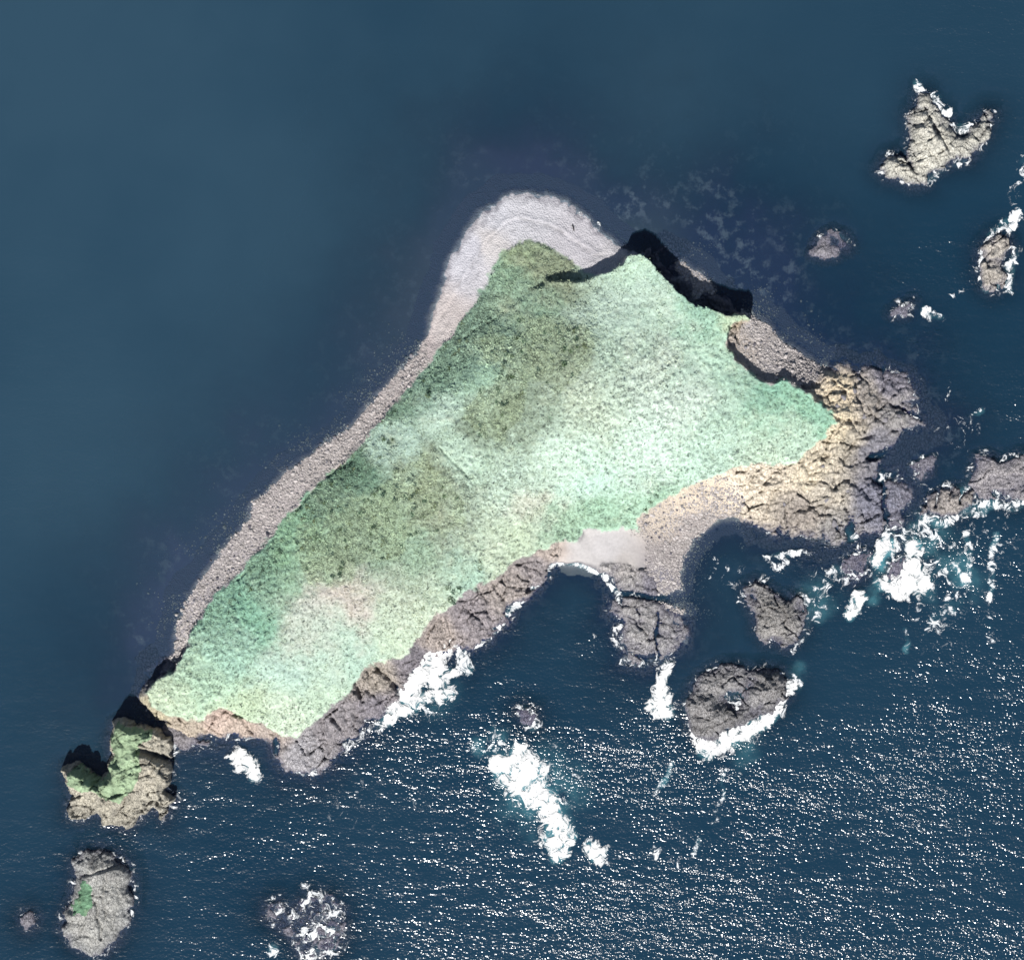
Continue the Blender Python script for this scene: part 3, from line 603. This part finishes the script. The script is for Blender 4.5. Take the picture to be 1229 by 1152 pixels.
for path, I in (
    ([(628,855,11),(638,868,9)], .75), ([(595,893,16),(575,900,12)], .45), ([(560,800,8),(550,780,6)], .8), ([(566,779,5),(585,764,5),(603,742,5),(622,720,5),(642,702,5),(658,690,5)], .72),
    ([(460,862,7),(440,878,7),(412,900,6),(392,918,6),(372,930,5),(348,922,4)], .6), ([(664,679,5),(690,677,4),(712,684,5),(732,697,5),(742,710,5)], .85), ([(742,715,7),(740,745,8),(744,775,7)], .5),
    ([(748,796,6),(775,800,6),(800,790,7)], .55), ([(853,868,4),(840,880,5)], .7), ([(950,820,10),(935,850,10)], .62), ([(970,725,10),(968,760,9),(950,783,6)], .42), ([(985,700,16),(975,740,12)], .35),
    ([(1110,630,16),(1090,640,16),(1075,650,12)], .6), ([(1130,640,14),(1120,690,16),(1150,720,10)], .42), ([(1108,622,7),(1135,627,7),(1165,615,8),(1190,606,9),(1225,606,9)], .75),
    ([(1198,570,13),(1225,572,14)], .85), ([(1225,600,8)], .8), ([(1195,640,4),(1192,680,5),(1188,722,5)], .68), ([(1188,725,4),(1192,765,6)], .4), ([(1160,640,4),(1163,680,5),(1155,695,6)], .62), ([(1145,675,4),(1155,700,5)], .7),
    ([(1140,735,6),(1120,740,6),(1112,760,5)], .6), ([(1085,755,3),(1088,780,4)], .6), ([(1020,690,16),(1040,665,10)], .55), ([(1005,690,10),(1030,690,10)], .6), ([(1070,640,5),(1062,650,6)], .8),
    ([(922,668,5),(948,665,4),(970,661,4)], .75), ([(930,680,6),(945,672,5)], .55), ([(858,670,3),(857,685,4),(852,698,3)], .55), ([(910,700,10),(892,722,8)], .4),
    ([(1104,105,8),(1112,118,9),(1124,130,11),(1134,138,8)], .8), ([(1160,150,6),(1150,158,6)], .65), ([(1190,135,4),(1196,133,4)], .6), ([(1060,208,4),(1085,220,4),(1112,222,5),(1130,204,5),(1165,193,6)], .5),
    ([(1180,300,6),(1176,328,6),(1184,345,6),(1206,345,7),(1214,325,7),(1218,300,6)], .78), ([(1190,285,6),(1205,270,6),(1222,258,6)], .75), ([(1213,272,6)], 1.0), ([(1176,335,3),(1150,350,3),(1138,358,3)], .4),
    ([(1076,376,6),(1092,366,6)], .62), ([(1125,380,6),(1112,370,5)], .85), ([(985,282,5),(1000,278,5),(1018,290,5)], .45), ([(975,306,4),(1000,309,4)], .4),
    ([(196,930,3),(190,942,3)], .85), ([(205,905,5),(212,890,5)], .45), ([(200,960,6),(195,985,6)], .4), ([(80,980,5),(100,985,4),(118,980,3),(125,990,3)], .4), ([(160,1040,4),(160,1080,4),(150,1112,4)], .45),
    ([(100,1150,5),(130,1150,5)], .4), ([(325,1085,8),(330,1110,8)], .45), ([(370,1075,14),(400,1095,14),(395,1130,16),(365,1145,12)], .62), ([(375,1120,8),(398,1118,8)], .85), ([(330,1140,8)], .7),
    ([(803,915,2.5),(797,940,2.5),(790,955,3)], .6), ([(868,925,3),(864,960,3),(860,985,3)], .5), ([(838,1010,4),(832,1022,3)], .7), ([(785,1025,9),(800,1032,7),(812,1042,3),(815,1028,3)], .45), ([(712,760,3),(714,780,3)], .5),
    ([(498,966,5)], .55), ([(690,252,1.8),(708,266,2),(724,281,2)], .45), ([(548,308,1.6),(543,322,1.6)], .4), ([(1110,450,4),(1100,430,3)], .25), ([(1142,455,3),(1138,480,3)], .35), ([(1160,500,4),(1175,495,4)], .4),
    ([(1080,670,30),(1130,660,24)], .34), ([(650,940,45)], .3), ([(510,830,30)], .3), ([(1180,640,50)], .18), ([(1130,730,50)], .16), ([(420,960,40)], .12), ([(1215,240,10),(1229,190,6)], .4), ([(880,690,16)], .2), ([(1150,520,26)], .22),
    ): stroke(path, I)
# thin wash around every rock that stands in the swell
south = upsample(lambda a, b: idw([(300,300,0),(620,150,0),(100,700,0),(60,880,.1),(300,960,.8),(600,900,1),(900,900,1),(1150,700,1),(1150,450,.6),(1150,250,.7),(900,300,.1),(100,1080,.5),(850,700,.3),(700,740,.6)], a, b, 3)[0], XA, YA, 8)
FO = np.maximum(FO, south*0.58*sst(-5.0, 0.5, drock)); FO = np.maximum(FO, south*0.52*sst(-4.5, 0.3, dland)*np.where(cover[::2, ::2] == 2, 1, 0.3))
wave = idw([(100,100,.10),(300,300,.06),(500,150,.06),(300,600,.05),(150,800,.10),(620,180,.06),(800,100,.10),(850,250,.12),(960,380,.2),(1000,250,.38),(1180,120,.55),(1000,100,.22),(1200,50,.6),(1150,300,.52),(1150,450,.50),(1220,500,.6),
    (60,950,.22),(40,1100,.40),(200,1000,.42),(250,1100,.48),(400,1000,.58),(450,1100,.62),(600,850,.72),(700,750,.62),(690,700,.3),(780,900,.78),(900,1000,.86),(1100,900,.86),(1200,1100,.88),(700,1100,.80),(1150,720,.85),(1000,760,.8),(1150,640,.7),(850,720,.25),(870,660,.15),(850,770,.4),
    (950,690,.5),(250,930,.4),(290,900,.3),(1080,560,.3),(600,770,.6),(520,880,.72)], XA, YA, 3.0)[0]
turb = idw([(100,100,1),(300,300,.9),(100,500,1),(300,700,.75),(100,900,.5),(500,100,.8),(620,180,.4),(800,100,.75),(1000,80,.6),(900,280,.15),(1000,400,.05),(1150,300,.12),(600,900,.1),(900,1000,.12),(1150,900,.15),(1100,700,.25),(850,730,.35),(300,1050,.05),(100,1050,.1),(1200,1100,.2),(60,1000,.3)], XA, YA, 2.5)[0]
wave = wave*0.86*(0.95+0.38*fbm(XA*0.5, YA, 30, 3, 230)); turb = np.clip(turb*(1+0.2*fbm(XA, YA, 60, 4, 234)), 0, 1)
keepF = FO; FO = np.zeros_like(FO)
for path, I in (([(1064,655,7),(1057,685,9),(1050,715,10)], .95), ([(1112,645,24)], .55), ([(980,715,22),(975,745,16)], .42), ([(598,890,14),(580,898,12)], .6), ([(1140,690,34)], .38), ([(520,830,26)], .35), ([(650,950,44)], .42), ([(958,808,9),(950,826,8)], .45), ([(890,895,20)], .4)): stroke(path, I)
teal = FO; FO = keepF
bub = np.clip(0.72*sst(0.40, 1.1, FO+0.3*fbm(XA, YA, 9, 4, 238))+0.85*teal*(0.6+0.9*fbm(XA, YA, 7, 5, 239, 0.6)), 0, 0.9)
seaZ = fbm(XA, YA*2.2, 30, 3, 190)*0.10*wave*sst(1.0, -6, np.maximum(dland, drock_c))
cm = np.minimum.reduce([HA[:-1, :-1], HA[1:, :-1], HA[:-1, 1:], HA[1:, 1:]])
# the detailed sheet joins a coarse ring that reaches the horizon
nyA, nxA = XA.shape
me_in = (cm < 0.9)
vmask = np.zeros(XA.shape, bool); vmask[[0, -1], :] = True; vmask[:, [0, -1]] = True
seaZ[vmask] = 0
j, i = np.nonzero(me_in); a_ = j*nxA+i
q = np.stack([a_, a_+1, a_+nxA+1, a_+nxA], 1)
co = np.stack([XA.ravel(), YA.ravel(), seaZ.ravel()], 1)
c00, c10, c11, c01 = 0, nxA-1, nyA*nxA-1, (nyA-1)*nxA
Rf = 12000.0; nb = len(co)
co = np.vstack([co, [(-Rf, -Rf, 0), (Rf, -Rf, 0), (Rf, Rf, 0), (-Rf, Rf, 0)]])
ring = np.array([(nb, nb+1, c10, c00), (nb+1, nb+2, c11, c10), (nb+2, nb+3, c01, c11), (nb+3, nb, c00, c01)])
q = np.vstack([q, ring]); used, inv = np.unique(q, return_inverse=True)
ext = lambda v, e: np.concatenate([v.ravel(), [e]*4])[used]
dpt = depth.copy(); dpt[vmask] = np.maximum(dpt[vmask], 3)
sea = link('sea', raw_mesh('sea', co[used], inv.reshape(-1, 4), True,
    {'depth': ext(dpt, 15), 'foam': ext(FO, 0), 'wave': ext(wave, 0.6), 'turbid': ext(turb, 0.3), 'bubbles': ext(bub, 0)}), MAT['water'])
tag(sea, 'deep blue green sea, calm in the lee and sparkling on the windward side', 'sea', kind='structure')
# thick heaps of foam stand proud of the water
for lab, st in BIG_FOAM:
    keep = FO.copy(); FO = np.zeros_like(FO)
    for s in st: stroke(s, 1.0)
    f = FO; FO = keep
    m = f > 0.05; cmk = m[:-1, :-1] & m[1:, :-1] & m[:-1, 1:] & m[1:, 1:]
    z = seaZ+0.04+np.clip(f, 0, 1)**1.5*(0.35+0.25*fbm(XA, YA, 3.0, 3, 200))
    z = np.maximum(z, np.where((HA > 0) & (HA < 2.5), HA+0.06, -9))
    o = link('sea_foam', grid_mesh('sea_foam', XA, YA, z, cmk, True, {'foam': f}), MAT['foam'])
    tag(o, lab, 'sea foam', 'patches of white surf', 'stuff')

# ------------------------------------------------------------------ stones
def ico(sub):
    import bmesh
    bm = bmesh.new(); bmesh.ops.create_icosphere(bm, subdivisions=sub, radius=1.0); bm.verts.ensure_lookup_table()
    v = np.array([p.co[:] for p in bm.verts]); f = np.array([[p.index for p in q.verts] for q in bm.faces]); bm.free(); return v, f
def lumps(v, seed, amt):
    r = np.random.default_rng(seed); out = v.copy()
    for _ in range(6):                      # chop flat faces into the ball
        n = r.normal(size=3); n /= np.linalg.norm(n); d = r.uniform(0.55, 0.85)
        s = out@n; out = out-np.outer(np.maximum(s-d, 0), n)
    return out*(1+r.normal(size=(len(v), 1))*amt)
def Hat(x, y, F=H):
    i = np.clip(((x-X[0, 0])/G), 0, X.shape[1]-1.001); j = np.clip(((y-Y[0, 0])/G), 0, X.shape[0]-1.001)
    return F[np.round(j).astype(int), np.round(i).astype(int)]
def scatter(n, wfun):
    """points on the grid, in proportion to a weight field"""
    w = wfun.ravel().astype(np.float64); c = np.cumsum(w); c /= c[-1]
    k = np.searchsorted(c, rng.random(n)); jj, ii = np.divmod(k, X.shape[1])
    return X[0, 0]+(ii+rng.random(n)-0.5)*G, Y[0, 0]+(jj+rng.random(n)-0.5)*G
def joined(name, x, y, z, s, bases, colr, flat=0.6, tilt=0.5):
    vs_, fs_, cs_ = [], [], []; off = 0; which = rng.integers(0, len(bases), len(x))
    for b, (bv, bf) in enumerate(bases):
        k = np.nonzero(which == b)[0]; n = len(k)
        if n == 0: continue
        th = rng.random(n)*6.283; c, sn = np.cos(th), np.sin(th)
        sx = s[k]*rng.uniform(0.75, 1.3, n); sy = s[k]*rng.uniform(0.75, 1.2, n); szz = s[k]*flat*rng.uniform(0.7, 1.3, n)
        px = bv[None, :, 0]*sx[:, None]; py = bv[None, :, 1]*sy[:, None]; pz = bv[None, :, 2]*szz[:, None]+px*(rng.random((n, 1))-0.5)*tilt
        P3 = np.stack([px*c[:, None]-py*sn[:, None]+x[k][:, None], px*sn[:, None]+py*c[:, None]+y[k][:, None], pz+z[k][:, None]], -1)
        vs_.append(P3.reshape(-1, 3)); nv = len(bv)
        fs_.append((bf[None]+(np.arange(n)*nv)[:, None, None]+off).reshape(-1, bf.shape[1])); off += n*nv
        cs_.append(np.repeat(colr[k], nv, 0))
    return raw_mesh(name, np.vstack(vs_), np.vstack(fs_), False, None, {'col': np.vstack(cs_)})
ball1, bf1 = ico(1); ball2, bf2 = ico(2)
stone_bases = [(lumps(ball1, k, 0.06), bf1) for k in range(5)]
bw = ((cover == 1) & (dS > -22) & (dG < -0.3) & (dP < -0.3))
wt = bw*np.where(dS > 0, 1.0, np.exp(dS/5.5)*0.75*sst(-0.35, 0.3, fbm(X, Y, 9, 4, 320)))*np.clip(1.2-0.06*np.maximum(dS, 0), 0.25, 1)
x, y = scatter(19000, wt); z = Hat(x, y)
s = 0.28*np.exp(rng.normal(size=len(x))*0.42)
tone = rng.uniform(0.65, 1.35, (len(x), 1))*alb(196, 188, 184)[None]
wet = np.clip(z/-0.6, 0, 1); s = s*(1-0.3*wet); tone = tone*(1-0.3*wet[:, None])
me = joined('beach_stones', x, y, z+s*0.15, s, stone_bases, tone)
tag(link('beach_stones', me, MAT['stones']), 'countless small grey stones covering the boulder beaches', 'stones', kind='stuff')
# the largest boulders are things of their own
bmeshes = []
bm_mat = [mat_plain('pale_boulder', alb(196,188,182), 0.7), mat_plain('grey_boulder', alb(150,146,150), 0.7), mat_plain('dark_boulder', alb(112,108,116), 0.7)]
for k in range(9):
    bmeshes.append(raw_mesh('boulder', lumps(ball2, 50+k, 0.03)*np.array([1.0, 0.8, 0.62]), bf2, False)); bmeshes[-1].materials.append(bm_mat[k % 3])
ZON = [('west', [(500,440),(330,600),(222,745),(190,790),(230,760),(420,560)], 'boulder on the long stony beach below the western grass slope', 90),
       ('east', [(900,385),(980,440),(940,455),(880,400)], 'boulder on the stony beach below the eastern grass cliff', 45),
       ('cove', [(870,580),(900,620),(840,640),(815,700),(775,690),(775,630)], 'boulder on the stony slope above the southeastern bay', 75)]
def boulder(px, py, s, lab, grp, mi=None, zz=None):
    bx, by = XY(px, py); z0 = float(Hat(np.array([bx]), np.array([by]))[0]) if zz is None else zz
    o = link('boulder', bmeshes[int(rng.integers(0, 9)) if mi is None else mi]); o.location = (float(bx), float(by), z0+s*0.22)
    o.scale = (s, s*rng.uniform(0.8, 1.1), s*rng.uniform(0.8, 1.1)); o.rotation_euler = (rng.uniform(-.3, .3), rng.uniform(-.3, .3), rng.uniform(0, 6.28))
    return tag(o, lab, 'boulder', grp)
for nm, poly, lab, n in ZON:
    if nm == 'west': zone = (XY(505, 0)[0] > X) & (dP < -0.8) & (dS > -2.0) & (cover == 1)
    elif nm == 'east': zone = (X > XY(890, 0)[0]) & (Y > XY(0, 470)[1]) & (Y < XY(0, 380)[1]) & (cover == 1) & (dS > -1.0) & (dP < -1.0)
    else: zone = (X > XY(770, 0)[0]) & (X < XY(900, 0)[0]) & (Y < XY(0, 575)[1]) & (Y > XY(0, 715)[1]) & (cover == 1) & (dS > -1.0) & (dP < -1.0)
    bx, by = scatter(n, zone.astype(float))
    for a, b in zip(bx, by):
        mi = int(rng.integers(0, 9)); bs = 0.55*math.exp(rng.normal()*0.28)
        word = ('large ' if bs > 0.7 else '')+('pale ', 'grey ', 'dark ')[mi % 3]
        o = boulder(a/M+IW/2, IH/2-b/M, bs, word+lab, word+'boulders on the stony beaches', mi)
for px, py in ((218,732),(222,740),(214,745),(226,748),(219,752),(212,738),(224,728),(230,736),(216,760),(221,766),(226,757),(213,770),(219,776),(217,783)):
    boulder(px, py, 0.85*math.exp(rng.normal()*0.2), 'pale rounded boulder half in the water at the southern end of the western beach', 'pale boulders at the waterline', 0)
boulder(213, 782, 1.0, 'lone pale boulder beside the dark notch in the southwestern cliff', None, 0, 0.1)
# fallen slabs on the eastern rock platform
for px, py, s in ((1010,478,2.6),(1024,470,2.0),(1003,488,2.2),(1035,500,2.4),(1060,505,2.6),(1078,500,2.2),(1020,560,2.0),(990,600,2.2),(960,612,2.4),(1000,628,2.8),(1032,622,3.0),(1060,628,2.6),(1066,590,2.4),(1050,540,2.0),
                  (940,605,1.8),(975,640,2.2),(1015,590,2.0),(1085,495,1.8),(1030,455,2.0),(985,560,1.6)):
    o = boulder(px, py, s*0.62, 'angular block among the cracked slabs of the eastern rock platform', 'blocks on the eastern rock platform', 1)
    o.name = 'rock_block'; o.scale.z *= 0.55; o.location.z -= s*0.08; o['category'] = 'rock'
# dark drift log on the spit
import bmesh
def log_mesh():
    bm = bmesh.new(); n = 8; rings = []
    for k, (u, r, dx) in enumerate(((-1.45, .10, .05), (-1.0, .26, .0), (-.2, .30, .08), (.6, .27, .02), (1.25, .20, -.08), (1.5, .08, -.1))):
        rings.append([bm.verts.new((dx+r*math.cos(6.283*j/n), u, r*math.sin(6.283*j/n))) for j in range(n)])
    for a, b in zip(rings, rings[1:]):
        for j in range(n): bm.faces.new((a[j], a[(j+1) % n], b[(j+1) % n], b[j]))
    bm.faces.new(rings[0][::-1]); bm.faces.new(rings[-1])
    me = bpy.data.meshes.new('driftwood_log'); bm.to_mesh(me); bm.free(); return me
o = link('driftwood_log', log_mesh(), mat_plain('dark_wood', alb(70, 66, 66), 0.4)); bx, by = XY(688, 274)
o.location = (float(bx), float(by), float(Hat(np.array([bx]), np.array([by]))[0])+0.22); o.rotation_euler = (0.05, 0, 0.25)
tag(o, 'short dark log lying alone on the pale shingle spit', 'log')

# ------------------------------------------------------------------ vegetation
def leaf_clump(seed, n, spread, size, up=0.5):
    r = np.random.default_rng(seed); v = []; f = []
    for k in range(n):
        c = r.normal(size=3)*np.array([spread, spread, spread*0.45])*0.55; c[2] = abs(c[2])+0.1
        nrm = np.array([r.normal()*0.7, r.normal()*0.7, up+0.5]); nrm /= np.linalg.norm(nrm)
        a = np.cross(nrm, [math.cos(k*2.4), math.sin(k*2.4), 0.1]); a /= np.linalg.norm(a); b = np.cross(nrm, a); s0 = size*r.uniform(0.6, 1.3)
        o0 = len(v); v += [c-a*s0, c-b*s0*0.6, c+a*s0, c+b*s0*0.6]; f.append((o0, o0+1, o0+2, o0+3))
    return np.array(v), np.array(f)
def blades(seed, n, spread, h):
    r = np.random.default_rng(seed); v = []; f = []
    for k in range(n):
        th = r.random()*6.283; q = np.array([math.cos(th), math.sin(th), 0]); base = q*spread*r.random()*0.4; w = np.array([-q[1], q[0], 0])*spread*0.22
        tip = base+q*spread*r.uniform(0.5, 1.1)+np.array([0, 0, h*r.uniform(0.6, 1.2)]); mid = base+q*spread*0.3+np.array([0, 0, h*0.7])
        o0 = len(v); v += [base-w-[0, 0, .2], base+w-[0, 0, .2], mid+w*0.8, mid-w*0.8, tip]; f += [(o0, o0+1, o0+2, o0+3), (o0+3, o0+2, o0+4, o0+4)]
    f = [q if q[2] != q[3] else (q[0], q[1], q[2], q[2]) for q in f]
    return np.array(v), np.array(f)
clumps = [leaf_clump(k, 7, 1.0, 0.42) for k in range(8)]
gok = (dG > 0.6) & (H > 1.5) & gsel
scrub = upsample(lambda a, b: idw([(640,400,.8),(650,440,1),(610,500,1),(690,410,1),(600,520,1),(590,450,.6),(400,640,.9),(450,600,.9),(500,570,1),(430,670,1),(540,620,.7),(520,600,1),(350,640,.35),(570,385,.9),(530,430,1),(470,500,1),
    (415,560,1),(370,610,.9),(320,660,.8),(280,710,.5),(300,740,.6),(760,480,.03),(740,380,.02),(850,430,.05),(800,560,.04),(560,550,.08),(700,560,.05),(480,520,.1),(540,500,.05),(600,640,.08),(380,730,.03),(340,800,.08),(450,760,.06),(560,690,.2),
    (400,830,.04),(250,830,.1),(900,440,.25),(960,490,.25),(840,385,.2),(640,320,.5),(610,345,.8),(640,340,.8),(720,620,.3),(790,595,.3),(950,540,.03),(680,370,.1),(730,440,.1),(660,530,.06)], a, b, 4)[0], X, Y, 4)
scrub = np.clip(np.maximum(scrubm*1.1, np.minimum(scrub, np.where(dG < 12, 1.0, 0.35))), 0, 1)
sw = gok*np.clip(scrub+fbm(X, Y, 10, 4, 210)*0.25*scrub, 0, None)
n = 30000
x, y = scatter(n, sw+gok*0.05)
z = Hat(x, y); s = 0.47*np.exp(rng.normal(size=n)*0.3)
base = np.stack([Hat(x, y, c) for c in gc], 1)
sc = np.clip(Hat(x, y, scrub), 0, 1)[:, None]
dark = np.where(rng.random((n, 1)) < 0.36, 0.60, 1.22)*rng.uniform(0.78, 1.25, (n, 1))
tint = np.array([1.0, 0.98, 0.92])[None]
colr = base*lerp(1.05, dark, np.clip(sc*1.2, 0.15, 1))*tint
me = joined('scrub', x, y, z+0.02, s, clumps, colr, flat=0.8, tilt=0.2)
tag(link('scrub', me, MAT['leaves']), 'dense low olive scrub and rough herbs spread over the grassland', 'scrub', kind='stuff')
# dark tussocks over the open meadow: too many to count, the biggest are things below
tuft = [blades(90+k, 7, 1.0, 0.9) for k in range(6)]
n = 14000
x, y = scatter(n, gok*np.clip(tz, 0, 1)*(0.4+0.6*sst(-0.2, 0.4, fbm(X, Y, 12, 3, 220))))
z = Hat(x, y); s = 0.38*np.exp(rng.normal(size=n)*0.3)
base = np.stack([Hat(x, y, c) for c in gc], 1)
colr = base*np.where(rng.random((n, 1)) < 0.55, 0.50, 1.05)*rng.uniform(0.8, 1.2, (n, 1))
me = joined('grass_tufts', x, y, z, s, tuft, colr, flat=0.7, tilt=0.1)
tag(link('grass_tufts', me, MAT['leaves']), 'scattered small tufts of coarse grass over the open meadow', 'grass', kind='stuff')
# single bushes
def bush_mesh(seed, tone):
    v, f = leaf_clump(seed, 34, 1.0, 0.34, 0.4); v[:, 2] *= 1.25
    c = np.random.default_rng(seed).uniform(0.7, 1.3, (len(f), 1))
    return raw_mesh('bush', v, f, False, None, {'col': np.repeat(c*tone[None], 4, 0)})
bush_m = [bush_mesh(300+k, alb(*t)) for k, t in enumerate(((96,124,98),(112,136,100),(126,146,118),(92,120,100),(136,152,112),(106,130,112)))]
for b in bush_m: b.materials.append(MAT['leaves'])
def bush(px, py, s, lab, grp):
    bx, by = XY(px, py); hh = float(Hat(np.array([bx]), np.array([by]))[0]); sc_ = 1-hh/CAM_H; bx, by = bx*sc_, by*sc_
    hh = float(Hat(np.array([bx]), np.array([by]))[0])
    bi = int(rng.integers(0, 6)); o = link('bush', bush_m[bi])
    if grp.startswith('bushes '):
        w = ('large ' if s > 1.0 else 'small ' if s < 0.82 else '')+('dark green ', 'olive ', 'grey green ', 'deep green ', 'yellowish ', 'dull green ')[bi]
        lab = w+lab.replace('small dark ', ''); grp = w+grp
    o.location = (float(bx), float(by), hh-0.1); o.scale = (s, s, s*rng.uniform(0.7, 1.1)); o.rotation_euler = (0, 0, rng.uniform(0, 6.28))
    return tag(o, lab, 'bush', grp)
for px, py in ((414,562),(417,566),(411,560),(420,560),(409,567),(424,569)): bush(px, py, 1.3, 'dark bush in the tight clump above the western beach', 'dark clump of bushes above the beach')
for px, py in ((541,719),(544,723)): bush(px, py, 1.2, 'dark bush on the brink of the southern cliff', 'pair of bushes on the cliff brink')
for px, py in ((788,594),(781,602),(775,612)): bush(px, py, 1.0, 'small dark bush where the grass meets the southeastern stony slope', 'bushes by the southeastern slope')
GRP = (('bush of the olive scrub patch on the northern half of the plateau', 'bushes of the northern scrub patch', (560,375,720,530), 70),
       ('bush of the olive scrub patch on the middle of the plateau', 'bushes of the middle scrub patch', (340,540,565,695), 90),
       ('bush on the grass slope just above the western beach', 'bushes along the western slope', (260,380,580,740), 70))
for gi, (lab, grp, (xa, ya, xb, yb), n) in enumerate(GRP):
    bxm = (X > XY(xa, 0)[0]) & (X < XY(xb, 0)[0]) & (Y < XY(0, ya)[1]) & (Y > XY(0, yb)[1]) & gok
    if gi == 2: bxm &= (dG < 11) & (X < XY(580, 0)[0])
    else: bxm &= (scrubm > 0.5)
    x, y = scatter(n, bxm.astype(float))
    for a, b in zip(x, y): bush(a/M+IW/2, IH/2-b/M, rng.uniform(0.7, 1.15), lab, grp)
